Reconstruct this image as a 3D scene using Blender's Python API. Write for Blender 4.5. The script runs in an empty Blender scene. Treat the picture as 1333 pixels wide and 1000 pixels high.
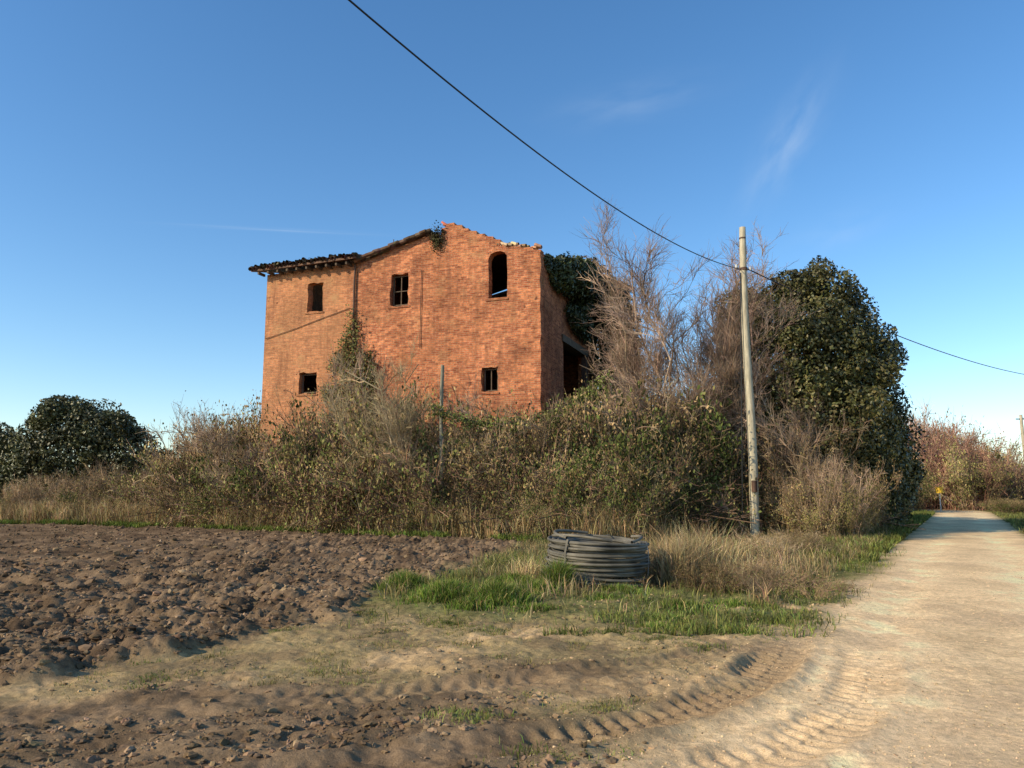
import bpy, math, numpy as np
from mathutils import Vector
rng=np.random.default_rng(7)
sc=bpy.context.scene
R=rng.random
def U(a,b,n=None): return rng.uniform(a,b,n)

# ---------------------------------------------------------------- helpers
def hsh(ix,iy,s):
    n=(ix.astype(np.int64)*374761393+iy.astype(np.int64)*668265263+s*1442695041)&0xffffffff
    n=((n^(n>>13))*1274126177)&0xffffffff
    n=((n^(n>>15))*2246822519)&0xffffffff
    return ((n^(n>>16))&0xffff)/65535.0
def vn(x,y,s=0):
    ix=np.floor(x);iy=np.floor(y);fx=x-ix;fy=y-iy
    fx=fx*fx*(3-2*fx);fy=fy*fy*(3-2*fy)
    a=hsh(ix,iy,s);b=hsh(ix+1,iy,s);c=hsh(ix,iy+1,s);d=hsh(ix+1,iy+1,s)
    return a+(b-a)*fx+(c-a)*fy+(a-b-c+d)*fx*fy
def fbm(x,y,o=4,s=0):
    t=0;a=.5;n=0
    for i in range(o):
        t=t+a*vn(x+17.3*i,y-9.1*i,s+i);n+=a;a*=.5;x=x*2.03;y=y*2.03
    return t/n
def clod(x,y,s):
    ix=np.floor(x);iy=np.floor(y);best=np.zeros_like(x)
    for dx in(-1,0,1):
        for dy in(-1,0,1):
            jx=ix+dx;jy=iy+dy
            px=jx+hsh(jx,jy,s);py=jy+hsh(jx,jy,s+5);h=hsh(jx,jy,s+9)
            d=np.hypot(x-px,y-py)/(0.45+.45*h)
            best=np.maximum(best,np.sqrt(np.clip(1-d*d,0,1))*(.35+.65*h))
    return best
def sst(a,b,x):
    t=np.clip((x-a)/(b-a),0,1);return t*t*(3-2*t)

def mesh_from(name,V,F,C=None,mat=None,smooth=False):
    me=bpy.data.meshes.new(name)
    V=np.asarray(V,dtype=np.float32)
    me.vertices.add(len(V));me.vertices.foreach_set('co',V.ravel())
    F=[np.asarray(f,dtype=np.int32) for f in F if len(f)]
    idx=np.concatenate([f.ravel() for f in F]);
    tot=np.concatenate([np.full(len(f),f.shape[1],dtype=np.int32) for f in F])
    st=np.concatenate([[0],np.cumsum(tot)[:-1]]).astype(np.int32)
    me.loops.add(len(idx));me.loops.foreach_set('vertex_index',idx)
    me.polygons.add(len(tot));me.polygons.foreach_set('loop_start',st)
    me.update(calc_edges=True)
    me.polygons.foreach_set('use_smooth',np.full(len(tot),smooth))
    if C is not None:
        C=np.asarray(C,dtype=np.float32)
        if C.shape[1]==3:C=np.hstack([C,np.ones((len(C),1),dtype=np.float32)])
        ca=me.color_attributes.new('Col','FLOAT_COLOR','POINT');ca.data.foreach_set('color',C.ravel())
    if mat:me.materials.append(mat)
    return me
def addobj(name,me,parent=None,loc=(0,0,0),link=True):
    o=bpy.data.objects.new(name,me);o.location=loc
    if link:sc.collection.objects.link(o)
    if parent:o.parent=parent
    return o
def empty(name,loc=(0,0,0),rot=(0,0,0)):
    o=bpy.data.objects.new(name,None);o.location=loc;o.rotation_euler=rot;sc.collection.objects.link(o);return o

class Acc:
    def __init__(s): s.V=[];s.F={};s.C=[];s.n=0
    def add(s,V,F,C):
        V=np.asarray(V).reshape(-1,3)
        C=np.asarray(C)
        if C.ndim==1:C=np.tile(C,(len(V),1))
        s.V.append(V);s.C.append(C)
        for f in F:
            f=np.asarray(f);s.F.setdefault(f.shape[1],[]).append(f+s.n)
        s.n+=len(V)
    def mesh(s,name,mat,smooth=False):
        return mesh_from(name,np.vstack(s.V),[np.vstack(f) for f in s.F.values()],np.vstack(s.C),mat,smooth)

def nrm(v): return v/np.maximum(np.linalg.norm(v,axis=-1,keepdims=True),1e-9)
def tubes(P,Rad,sides=3):
    N,K,_=P.shape
    T=np.gradient(P,axis=1);T=nrm(T)
    ref=np.where(np.abs(T[...,2:3])>.9,np.array([1.,0,0]),np.array([0,0,1.]))
    A=nrm(np.cross(T,ref));B=np.cross(T,A)
    ang=np.arange(sides)*2*math.pi/sides
    V=P[:,:,None,:]+Rad[:,:,None,None]*(np.cos(ang)[None,None,:,None]*A[:,:,None,:]+np.sin(ang)[None,None,:,None]*B[:,:,None,:])
    base=(np.arange(N)*K*sides)[:,None,None]+(np.arange(K-1)*sides)[None,:,None]
    j=np.arange(sides)[None,None,:];j2=(j+1)%sides
    F=np.stack([base+j,base+j2,base+j2+sides,base+j+sides],-1).reshape(-1,4)
    return V.reshape(-1,3),F
def leaves(P,Nn,size,cols,rand=.8):
    N=len(P)
    n=nrm(Nn+rng.normal(size=(N,3))*rand)
    a=nrm(np.cross(n,rng.normal(size=(N,3))));b=np.cross(n,a)
    s=np.asarray(size).reshape(-1,1)*np.ones((N,1));w=s*U(.45,.75,(N,1))
    V=np.stack([P-a*s*.5,P+b*w*.5,P+a*s*.5+n*s*.1,P-b*w*.5],1)
    F=np.arange(N*4).reshape(N,4)
    return V.reshape(-1,3),F,np.repeat(cols,4,axis=0)
def blades(P,h,w,lean,cols,droop=.3):
    N=len(P);th=U(0,2*math.pi,N);d=np.stack([np.cos(th),np.sin(th),0*th],1)
    ph=U(0,2*math.pi,N);s=np.stack([np.cos(ph),np.sin(ph),0*ph],1)*np.asarray(w).reshape(-1,1)*.5
    h=np.asarray(h).reshape(-1,1);l=(np.abs(rng.normal(size=(N,1)))*lean+.05)*h
    up=np.array([0,0,1.])
    m=P+up*h*.6+d*l*.45;t=P+up*h*(1-droop*l/h)+d*l*1.3
    V=np.stack([P-s,P+s,m+s*.8,m-s*.8,t],1).reshape(-1,3)
    b=(np.arange(N)*5)[:,None]
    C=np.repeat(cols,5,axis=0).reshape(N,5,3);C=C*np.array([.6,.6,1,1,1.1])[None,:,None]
    return V,[np.hstack([b,b+1,b+2,b+3]),np.hstack([b+3,b+2,b+4])],C.reshape(-1,3)
def cvar(base,n,v=.25,hue=.1):
    base=np.asarray(base,dtype=float)
    return np.clip(base*(1+rng.normal(size=(n,1))*v)*(1+rng.normal(size=(n,3))*hue),.005,1)

# ---------------------------------------------------------------- materials
def mat_new(name):
    m=bpy.data.materials.new(name);m.use_nodes=True;nt=m.node_tree;nt.nodes.clear()
    return m,nt,nt.nodes,nt.links
def mat_leaf(name,trans=.25,rough=.6,rv=.35,spec=.3,nscale=.6):
    m,nt,N,L=mat_new(name)
    out=N.new('ShaderNodeOutputMaterial');at=N.new('ShaderNodeAttribute');at.attribute_name='Col'
    oi=N.new('ShaderNodeObjectInfo');mr=N.new('ShaderNodeMapRange');mr.inputs[3].default_value=1-rv;mr.inputs[4].default_value=1+rv
    L.new(oi.outputs['Random'],mr.inputs[0])
    geo=N.new('ShaderNodeNewGeometry');nz=N.new('ShaderNodeTexNoise');nz.inputs['Scale'].default_value=nscale;nz.inputs['Detail'].default_value=2
    L.new(geo.outputs['Position'],nz.inputs['Vector'])
    m2=N.new('ShaderNodeMapRange');m2.inputs[1].default_value=.3;m2.inputs[2].default_value=.7;m2.inputs[3].default_value=.55;m2.inputs[4].default_value=1.4
    L.new(nz.outputs[0],m2.inputs[0])
    mu=N.new('ShaderNodeMath');mu.operation='MULTIPLY';L.new(mr.outputs[0],mu.inputs[0]);L.new(m2.outputs[0],mu.inputs[1])
    vm=N.new('ShaderNodeVectorMath');vm.operation='SCALE';L.new(at.outputs['Color'],vm.inputs[0]);L.new(mu.outputs[0],vm.inputs['Scale'])
    if spec>.15:
        bs=N.new('ShaderNodeBsdfPrincipled');bs.inputs['Roughness'].default_value=rough;bs.inputs['Specular IOR Level'].default_value=spec
    else: bs=N.new('ShaderNodeBsdfDiffuse')
    L.new(vm.outputs[0],bs.inputs[0])
    if trans>0:
        tr=N.new('ShaderNodeBsdfTranslucent');L.new(vm.outputs[0],tr.inputs[0])
        mx=N.new('ShaderNodeMixShader');mx.inputs[0].default_value=trans
        L.new(bs.outputs[0],mx.inputs[1]);L.new(tr.outputs[0],mx.inputs[2]);L.new(mx.outputs[0],out.inputs[0])
    else: L.new(bs.outputs[0],out.inputs[0])
    return m
def mat_simple(name,c1,c2,scale=8,rough=.85,bump=.3,bscale=30,bd=.02,stretch=(1,1,1),spec=.3):
    m,nt,N,L=mat_new(name)
    out=N.new('ShaderNodeOutputMaterial');bs=N.new('ShaderNodeBsdfPrincipled');L.new(bs.outputs[0],out.inputs[0])
    tc=N.new('ShaderNodeTexCoord');mp=N.new('ShaderNodeMapping');mp.inputs['Scale'].default_value=stretch;L.new(tc.outputs['Object'],mp.inputs[0])
    nz=N.new('ShaderNodeTexNoise');nz.inputs['Scale'].default_value=scale;nz.inputs['Detail'].default_value=6;L.new(mp.outputs[0],nz.inputs['Vector'])
    cr=N.new('ShaderNodeValToRGB');cr.color_ramp.elements[0].color=(*c1,1);cr.color_ramp.elements[1].color=(*c2,1)
    cr.color_ramp.elements[0].position=.3;cr.color_ramp.elements[1].position=.7
    L.new(nz.outputs[0],cr.inputs[0]);L.new(cr.outputs[0],bs.inputs['Base Color'])
    n2=N.new('ShaderNodeTexNoise');n2.inputs['Scale'].default_value=bscale;n2.inputs['Detail'].default_value=5;L.new(mp.outputs[0],n2.inputs['Vector'])
    bp=N.new('ShaderNodeBump');bp.inputs['Strength'].default_value=bump;bp.inputs['Distance'].default_value=bd
    L.new(n2.outputs[0],bp.inputs['Height']);L.new(bp.outputs[0],bs.inputs['Normal'])
    bs.inputs['Roughness'].default_value=rough;bs.inputs['Specular IOR Level'].default_value=spec
    return m
def mat_ground():
    m,nt,N,L=mat_new('ground_soil')
    out=N.new('ShaderNodeOutputMaterial');bs=N.new('ShaderNodeBsdfDiffuse');L.new(bs.outputs[0],out.inputs[0])
    at=N.new('ShaderNodeAttribute');at.attribute_name='Col'
    geo=N.new('ShaderNodeNewGeometry')
    def nz(s,d,lo,hi,a,b):
        n=N.new('ShaderNodeTexNoise');n.inputs['Scale'].default_value=s;n.inputs['Detail'].default_value=d;n.inputs['Roughness'].default_value=.7
        L.new(geo.outputs['Position'],n.inputs['Vector']);r=N.new('ShaderNodeMapRange')
        for i,v in zip((1,2,3,4),(lo,hi,a,b)): r.inputs[i].default_value=v
        L.new(n.outputs[0],r.inputs[0]);return r,n
    r1,n1=nz(14,7,.32,.68,.72,1.26);r2,n2=nz(120,3,.3,.7,.76,1.22)
    mu=N.new('ShaderNodeMath');mu.operation='MULTIPLY';L.new(r1.outputs[0],mu.inputs[0]);L.new(r2.outputs[0],mu.inputs[1])
    vm=N.new('ShaderNodeVectorMath');vm.operation='SCALE';L.new(at.outputs['Color'],vm.inputs[0]);L.new(mu.outputs[0],vm.inputs['Scale'])
    L.new(vm.outputs[0],bs.inputs[0])
    bp=N.new('ShaderNodeBump');bp.inputs['Strength'].default_value=.7;bp.inputs['Distance'].default_value=.035;L.new(n1.outputs[0],bp.inputs['Height'])
    b2=N.new('ShaderNodeBump');b2.inputs['Strength'].default_value=.6;b2.inputs['Distance'].default_value=.008;L.new(n2.outputs[0],b2.inputs['Height']);L.new(bp.outputs[0],b2.inputs['Normal'])
    L.new(b2.outputs[0],bs.inputs['Normal']);return m
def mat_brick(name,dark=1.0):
    m,nt,N,L=mat_new(name)
    out=N.new('ShaderNodeOutputMaterial');bs=N.new('ShaderNodeBsdfPrincipled');L.new(bs.outputs[0],out.inputs[0])
    tc=N.new('ShaderNodeTexCoord');sp=N.new('ShaderNodeSeparateXYZ');L.new(tc.outputs['Object'],sp.inputs[0])
    ad=N.new('ShaderNodeMath');ad.operation='ADD';L.new(sp.outputs[0],ad.inputs[0]);L.new(sp.outputs[1],ad.inputs[1])
    cb=N.new('ShaderNodeCombineXYZ');L.new(ad.outputs[0],cb.inputs[0]);L.new(sp.outputs[2],cb.inputs[1])
    wn=N.new('ShaderNodeTexNoise');wn.inputs['Scale'].default_value=1.2;L.new(tc.outputs['Object'],wn.inputs['Vector'])
    wm=N.new('ShaderNodeVectorMath');wm.operation='SCALE';wm.inputs['Scale'].default_value=.05;L.new(wn.outputs[1],wm.inputs[0])
    wa=N.new('ShaderNodeVectorMath');wa.operation='ADD';L.new(cb.outputs[0],wa.inputs[0]);L.new(wm.outputs[0],wa.inputs[1])
    br=N.new('ShaderNodeTexBrick');br.inputs['Scale'].default_value=1;br.inputs['Brick Width'].default_value=.30;br.inputs['Row Height'].default_value=.085
    br.inputs['Mortar Size'].default_value=.010;br.inputs['Color1'].default_value=(.64*dark,.225*dark,.095*dark,1);br.inputs['Color2'].default_value=(.31*dark,.085*dark,.042*dark,1)
    br.inputs['Mortar'].default_value=(.42*dark,.25*dark,.15*dark,1);br.inputs['Bias'].default_value=-.05
    L.new(wa.outputs[0],br.inputs['Vector'])
    def nz(s,d,r=.6,vec=None):
        n=N.new('ShaderNodeTexNoise');n.inputs['Scale'].default_value=s;n.inputs['Detail'].default_value=d;n.inputs['Roughness'].default_value=r
        L.new(vec or tc.outputs['Object'],n.inputs['Vector']);return n
    n1=nz(.55,6,.7);r1=N.new('ShaderNodeMapRange')
    for i,v in zip((1,2,3,4),(.35,.65,.60,1.28)): r1.inputs[i].default_value=v
    L.new(n1.outputs[0],r1.inputs[0])
    n3=nz(5,6,.8);r3=N.new('ShaderNodeMapRange')
    for i,v in zip((1,2,3,4),(.35,.65,.55,1.4)): r3.inputs[i].default_value=v
    L.new(n3.outputs[0],r3.inputs[0])
    mm=N.new('ShaderNodeMath');mm.operation='MULTIPLY';L.new(r1.outputs[0],mm.inputs[0]);L.new(r3.outputs[0],mm.inputs[1])
    vm=N.new('ShaderNodeVectorMath');vm.operation='SCALE';L.new(br.outputs[0],vm.inputs[0]);L.new(mm.outputs[0],vm.inputs['Scale'])
    n2=nz(.8,8,.78);r2=N.new('ShaderNodeMapRange')
    for i,v in zip((1,2,3,4),(.54,.68,0,.65)): r2.inputs[i].default_value=v
    L.new(n2.outputs[0],r2.inputs[0])
    rx=N.new('ShaderNodeMapRange')
    for i,v in zip((1,2,3,4),(-8.8,-10,0,.34)): rx.inputs[i].default_value=v
    L.new(sp.outputs[0],rx.inputs[0])
    ax=N.new('ShaderNodeMath');ax.operation='ADD';ax.use_clamp=True;L.new(r2.outputs[0],ax.inputs[0]);L.new(rx.outputs[0],ax.inputs[1])
    mx=N.new('ShaderNodeMix');mx.data_type='RGBA';L.new(ax.outputs[0],mx.inputs[0]);L.new(vm.outputs[0],mx.inputs[6]);mx.inputs[7].default_value=(.50*dark,.28*dark,.135*dark,1)
    mp=N.new('ShaderNodeMapping');mp.inputs['Scale'].default_value=(2.2,2.2,.25);L.new(tc.outputs['Object'],mp.inputs[0])
    n4=nz(1.3,6,.65,mp.outputs[0]);r4=N.new('ShaderNodeMapRange')
    for i,v in zip((1,2,3,4),(.51,.72,0,.62)): r4.inputs[i].default_value=v
    L.new(n4.outputs[0],r4.inputs[0])
    m3=N.new('ShaderNodeMix');m3.data_type='RGBA';L.new(r4.outputs[0],m3.inputs[0]);L.new(mx.outputs[2],m3.inputs[6]);m3.inputs[7].default_value=(.17*dark,.075*dark,.045*dark,1)
    # isolated missing bricks / dark holes
    n5=nz(3.2,2,.5,wa.outputs[0]);r5=N.new('ShaderNodeMapRange')
    for i,v in zip((1,2,3,4),(.70,.74,0,.75)): r5.inputs[i].default_value=v
    L.new(n5.outputs[0],r5.inputs[0])
    m4=N.new('ShaderNodeMix');m4.data_type='RGBA';L.new(r5.outputs[0],m4.inputs[0]);L.new(m3.outputs[2],m4.inputs[6]);m4.inputs[7].default_value=(.09*dark,.04*dark,.028*dark,1)
    L.new(m4.outputs[2],bs.inputs['Base Color']);bs.inputs['Roughness'].default_value=.95;bs.inputs['Specular IOR Level'].default_value=.1
    bp=N.new('ShaderNodeBump');bp.inputs['Strength'].default_value=.6;bp.inputs['Distance'].default_value=.015;bp.invert=True;L.new(br.outputs['Fac'],bp.inputs['Height'])
    b2=N.new('ShaderNodeBump');b2.inputs['Strength'].default_value=.7;b2.inputs['Distance'].default_value=.05;L.new(n3.outputs[0],b2.inputs['Height']);L.new(bp.outputs[0],b2.inputs['Normal'])
    L.new(b2.outputs[0],bs.inputs['Normal']);return m

M_ground=mat_ground()
M_leaf=mat_leaf('foliage',.0,.55,.3,.1)
M_ever=mat_leaf('evergreen_foliage',0,.45,.1,.35,.5)
M_twig=mat_leaf('twigs',0,.85,.35,.1)
M_grass=mat_leaf('grass_blades',.2,.6,.0,.1,1.2)
M_clod=mat_leaf('soil_clods',0,.95,.0,.1,2.5)
M_brick=mat_brick('old_brick')
M_brickd=mat_brick('old_brick_shaded',.8)  # same brick, darkened to put the side wall's shade into its colour
M_tile=mat_simple('roof_tiles',(.10,.06,.04),(.22,.12,.075),3)
M_wood=mat_simple('old_timber',(.07,.05,.035),(.16,.11,.07),6,stretch=(1,1,1))
M_pole=mat_simple('weathered_pole',(.30,.26,.18),(.56,.49,.35),3,.85,.4,25,.01,(6,6,.8))
M_post=mat_simple('grey_post',(.16,.15,.11),(.27,.25,.18),3,.85,.4,25,.01,(6,6,.8))
M_wire=mat_simple('black_cable',(.01,.01,.011),(.02,.02,.02),5,.5,0)
M_rust=mat_simple('rusty_steel',(.06,.035,.025),(.13,.07,.045),6,.7)
M_hose=mat_simple('polyethylene_pipe',(.05,.048,.04),(.20,.175,.13),3,.7,.3,40,.006)
M_strap=mat_simple('pale_strap',(.25,.24,.21),(.42,.40,.37),10,.6)
M_white=mat_simple('pale_metal',(.4,.4,.38),(.6,.6,.57),5,.5)
M_yel=mat_simple('yellow_paint',(.6,.36,.03),(.75,.45,.04),6,.5)

# ---------------------------------------------------------------- layout functions
def Xb(Y): return np.interp(Y,[0,4,6.5,8,10.4,12.8,20,27,60],[-9,-6.5,-4.2,-3.2,-2.1,-1.9,-.4,1.0,4])
def Yf(X): return np.interp(X,[-60,-27,-19,-10.3,-1.8,2.5,4.5,6.0,7.2,8.6,9.6,10.8,12,14],[56,41,38,33,27.6,25.4,25.8,28.0,28.9,29.2,28.4,27.0,28.3,32])
def roadL(Y): return .58*Y-2.2-np.where(Y>55,(np.clip(Y,55,400)-55)**2*.006,0)
RW=4.3
tr1=np.array([(4.4,12.0),(3.4,9.6),(2.5,7.6),(1.75,6.45),(.85,5.65),(-.2,5.05),(-1.4,4.5),(-3,3.9)])
tr2=np.array([(4.9,11.0),(3.9,8.8),(3.0,6.8),(2.2,5.6),(1.3,4.8),(.3,4.2),(-1,3.4)])
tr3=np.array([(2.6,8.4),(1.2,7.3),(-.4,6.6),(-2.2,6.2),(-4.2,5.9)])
def polyd(X,Y,pts):
    bd=np.full(X.shape,1e9);bs=np.zeros(X.shape);sd=np.zeros(X.shape);acc=0
    for a,b in zip(pts[:-1],pts[1:]):
        d=b-a;l=np.hypot(*d);u=d/l
        t=np.clip((X-a[0])*u[0]+(Y-a[1])*u[1],0,l)
        qx=X-a[0]-u[0]*t;qy=Y-a[1]-u[1]*t;dist=np.hypot(qx,qy)
        c=dist<bd;bd=np.where(c,dist,bd);bs=np.where(c,acc+t,bs);sd=np.where(c,np.sign(qx*u[1]-qy*u[0]),sd);acc+=l
    return bd,bs,sd
def dens_pts(pts,n=8):
    out=[];P=np.vstack([2*pts[0]-pts[1],pts,2*pts[-1]-pts[-2]])
    for i in range(1,len(P)-2):
        for t in np.arange(n)/n:
            a,b,c,d=P[i-1],P[i],P[i+1],P[i+2]
            out.append(.5*((2*b)+(-a+c)*t+(2*a-5*b+4*c-d)*t*t+(-a+3*b-3*c+d)*t**3))
    out.append(pts[-1]);return np.array(out)
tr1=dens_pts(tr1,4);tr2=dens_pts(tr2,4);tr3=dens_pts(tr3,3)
TR=((tr1,1.5),(tr2,.75),(tr3,.8))

def masks(X,Y):
    n=fbm(X*1.1,Y*1.1,4,3)-.5;n2=fbm(X*.35,Y*.35,3,21)-.5
    fieldm=sst(-.35,.35,Xb(Y)-X+n*1.6)*sst(.2,1.2,Yf(X)-Y-.2)
    near=sst(-.3,.5,(6.75+.12*(X+2)-Y)+n*1.5)*sst(-.4,.8,(.5-X)+n*2.0)
    field=np.maximum(fieldm,near*.85)
    rl=roadL(Y);wid=np.where(Y<10,.8,.4)
    road=sst(-wid,wid,X-rl-.2+n*1.1)*sst(-.3,.3,rl+RW-X+n*.6)
    verge=sst(9.0,10.6,Y+n*1.8+.35*X)*(1-road)*(1-fieldm)
    return field,road,verge,n,n2,near,fieldm
def gheight(X,Y,detail=True):
    field,road,verge,n,n2,near,fieldm=masks(X,Y)
    z=.10*n2*(1-road)+.05*n*(1-road)
    z=z+.08*np.exp(-(((X-.0)/2.6)**2+((Y-11.9)/1.8)**2))
    if detail:
        fade=np.interp(Y,[0,14,30,60],[1,1,.8,0])
        c=(.12*clod(X*2.9+.5*n,Y*2.9,1)+.075*clod(X*6.3+n,Y*6.3-n,2)+.037*clod(X*14,Y*14,3)+.10*(fbm(X*5,Y*5,5,77)-.5))*fade
        furrow=.045*np.sin((X*.55+Y*.83)*2*math.pi/1.1+2.5*n)
        z=z+field*(c*(.45+.6*fieldm)+furrow*fieldm-.05)
        z=z+(1-field)*(1-road)*(.028*clod(X*9,Y*9,8)*sst(.40,.58,fbm(X*1.6,Y*1.6,3,90))+.034*(fbm(X*9,Y*9,4,11)-.5)+.06*(fbm(X*2.3,Y*2.3,3,13)-.5)+.012*clod(X*18,Y*18,38))*np.where(Y<16,1,.4)
        z=z+road*(.018*(fbm(X*6,Y*6,4,15)-.5)+.009*clod(X*16,Y*16,31)*sst(.4,.6,fbm(X*1.4,Y*1.1,3,33))+.03*(fbm(X*1.1,Y*1.1,2,34)-.5))
        lane=(X-roadL(Y))/RW
        z=z-road*.025*(np.exp(-((lane-.27)/.09)**2)+np.exp(-((lane-.75)/.09)**2))*sst(5,9,Y)
        for k,(tr,dep) in enumerate(TR):
            m=(X>-8)&(X<9)&(Y>2)&(Y<15)
            xm,ym=X[m],Y[m];d,s,sd=polyd(xm,ym,tr)
            d=d+.05*(fbm(xm*3,ym*3,3,19)-.5)
            w=.22;ins=sst(w+.05,w-.06,d)
            patch=.25+.75*sst(.32,.55,fbm(xm*1.3,ym*1.3,3,29))
            fade2=sst(9.2,7.0,ym)*patch
            lug=np.sin(2*math.pi*(s/.16)+ (d/w)*2.2+ np.where(sd>0,math.pi,0))
            bank=np.exp(-((d-w-.08)/.08)**2)
            base=z[m];flat=base*(1-.75*ins*np.minimum(fade2,1))
            z[m]=flat+fade2*dep*(ins*(-.022+.017*np.sign(lug)*np.abs(lug)**.5*(.4+1.0*fbm(xm*4,ym*4,2,5)))+.028*bank*(1.6*fbm(xm*7,ym*7,3,66)))
    return z

# ---------------------------------------------------------------- ground sheet
def axis(lo,hi,fl,fh,f,g):
    a=list(np.arange(fl,fh,f));s=f;x=a[-1]
    while x<hi: s*=g;x+=s;a.append(x)
    s=f;x=a[0];b=[]
    while x>lo: s*=g;x-=s;b.append(x)
    return np.array(b[::-1]+a)
gx=axis(-700,800,-6.0,6.4,.027,1.024);gy=axis(-300,1500,4.0,11,.025,1.0145)
GX,GY=np.meshgrid(gx,gy);X=GX.ravel();Y=GY.ravel()
Z=gheight(X,Y)
field,road,verge,n,n2,near,fieldm=masks(X,Y)
c_soil=np.array([.235,.158,.094]);c_soil2=np.array([.115,.076,.047]);c_sand=np.array([.58,.39,.20]);c_road=np.array([1.0,.70,.385]);c_gr=np.array([.17,.16,.06])
t=fbm(X*1.7,Y*1.7,4,41)[:,None]
col=c_sand*(0.58+.65*t)
og=sst(.42,.60,fbm(X*.9,Y*.9,4,51))[:,None]*.55
col=col*(1-og)+np.array([.26,.205,.09])*og
dk=sst(.49,.65,fbm(X*2.3,Y*2.3,4,57))[:,None]*.6
col=col*(1-dk)+np.array([.22,.15,.085])*dk
cs=c_soil2+(c_soil-c_soil2)*sst(.3,.7,fbm(X*3,Y*3,4,61))[:,None]
cs=cs*(1+.6*(fbm(X*.3,Y*.3,3,62)-.5))[:,None]
col=col*(1-field[:,None])+cs*field[:,None]
vg=(verge*sst(.3,.5,fbm(X*1.3,Y*1.3,4,71)+.15))[:,None]
far=sst(27,45,np.abs(Y))[:,None]
vg=np.maximum(vg,far*(1-field[:,None])*(1-road[:,None]))
col=col*(1-vg)+c_gr*(.6+.9*fbm(X*2,Y*2,3,72)[:,None])*vg
lane=(X-roadL(Y))/RW
rc=c_road*(.84+.22*(np.exp(-((lane-.27)/.13)**2)+np.exp(-((lane-.75)/.13)**2)))[:,None]*(.72+.56*fbm(X*1.2,Y*.9,5,81)[:,None])
st=sst(.47,.62,fbm(X*4,Y*4,5,83))[:,None]*.34;rc=rc*(1-st)+np.array([.60,.40,.22])*st
pk=sst(.55,.68,fbm(X*.8+40,Y*.8,5,88))[:,None]*.4;rc=rc*(1-pk)+np.array([.56,.385,.23])*pk
col=col*(1-road[:,None])+rc*road[:,None]
m=(X>-8)&(X<9)&(Y>2)&(Y<15)
for tr,a in ((tr1,.75),(tr2,.4),(tr3,.55)):  # tr3: track tint that also paints a soft ground shadow into the colour
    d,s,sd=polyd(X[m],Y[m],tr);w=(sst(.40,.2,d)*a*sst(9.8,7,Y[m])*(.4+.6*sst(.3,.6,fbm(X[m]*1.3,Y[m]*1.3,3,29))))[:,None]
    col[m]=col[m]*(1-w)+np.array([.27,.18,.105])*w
ny,nx=GX.shape
ii=(np.arange(ny-1)[:,None]*nx+np.arange(nx-1)[None,:]).ravel()
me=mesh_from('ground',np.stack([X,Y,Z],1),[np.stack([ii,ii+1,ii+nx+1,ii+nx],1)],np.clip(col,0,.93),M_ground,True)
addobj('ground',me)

def gz(x,y): return gheight(np.asarray(x,dtype=float),np.asarray(y,dtype=float),False)

# ---------------------------------------------------------------- clods
import bmesh
def ico(sub):
    bm=bmesh.new();bmesh.ops.create_icosphere(bm,subdivisions=sub,radius=1)
    v=np.array([x.co[:] for x in bm.verts]);f=np.array([[a.index for a in p.verts] for p in bm.faces]);bm.free();return v,f
def scatter_clods(acc,P,size,sub,cols,flat=.62):
    tv,tf=ico(sub);N=len(P);n=len(tv)
    low=np.repeat(rng.normal(size=(N,1,3)),n,axis=1);dirn=(tv[None]*nrm(low)).sum(-1,keepdims=True)
    v=np.tile(tv[None],(N,1,1))*(1+rng.normal(size=(N,n,1))*.17+.28*np.sin(dirn*3.5+U(0,6,(N,1,1))))
    v=v*U(.5,1.25,(N,1,3))*np.array([1,1,flat])
    a=U(0,2*math.pi,N);c,s=np.cos(a)[:,None],np.sin(a)[:,None]
    vx=v[...,0]*c-v[...,1]*s;vy=v[...,0]*s+v[...,1]*c
    v=np.stack([vx,vy,v[...,2]],-1)*size[:,None,None]+P[:,None,:]
    F=(tf[None]+(np.arange(N)*n)[:,None,None]).reshape(-1,3)
    acc.add(v.reshape(-1,3),[F],np.repeat(cols,n,axis=0))
def offtrack(x,y,w=.33):
    k=np.ones(len(x),bool)
    for tr,dd in TR: d,s,sd=polyd(x,y,tr);k&=(d>w)|(y>9)|(R(len(x))<.08)
    return k
A=Acc()
def samp(n,y0,y1,pw=1.0):
    y=y0+(y1-y0)*R(n)**pw;x=U(-.74,.74,n)*(y+.5);return x,y
for n_,y0,y1,s0,s1,sub in ((16000,4.2,9,.008,.040,2),(26000,8,17,.014,.065,1),(18000,15,40,.03,.09,1)):
    x,y=samp(n_,y0,y1);f,r,v,*_=masks(x,y);k=(f>.35)&(R(n_)<f)&offtrack(x,y);x,y=x[k],y[k]
    sz=s0+(s1-s0)*R(len(x))**3.5
    z=gheight(x,y)+sz*.05
    q=fbm(x*3,y*3,3,61)[:,None]
    scatter_clods(A,np.stack([x,y,z],1),sz,sub,cvar((.205,.137,.082),len(x),.2,.03)*(.55+.9*q))
x,y=samp(16000,4.2,12);f,r,v,*_=masks(x,y);k=(f<.5)&(r<.5)&(fbm(x*1.5,y*1.5,3,90)>.42)&offtrack(x,y,.26);x,y=x[k],y[k]
sz=.004+.022*R(len(x))**4;scatter_clods(A,np.stack([x,y,gheight(x,y)+sz*.1],1),sz,1,cvar((.36,.245,.135),len(x),.25,.03))
addobj('soil_clods',A.mesh('soil_clods',M_clod))
A=Acc()
y=4.2+14*R(20000)**1.5;x=roadL(y)-.2+U(-.5,RW+.2,len(y));k=(fbm(x*1.1,y*.7,3,98)+.35*R(len(x))>.58);x,y=x[k],y[k]
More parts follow.
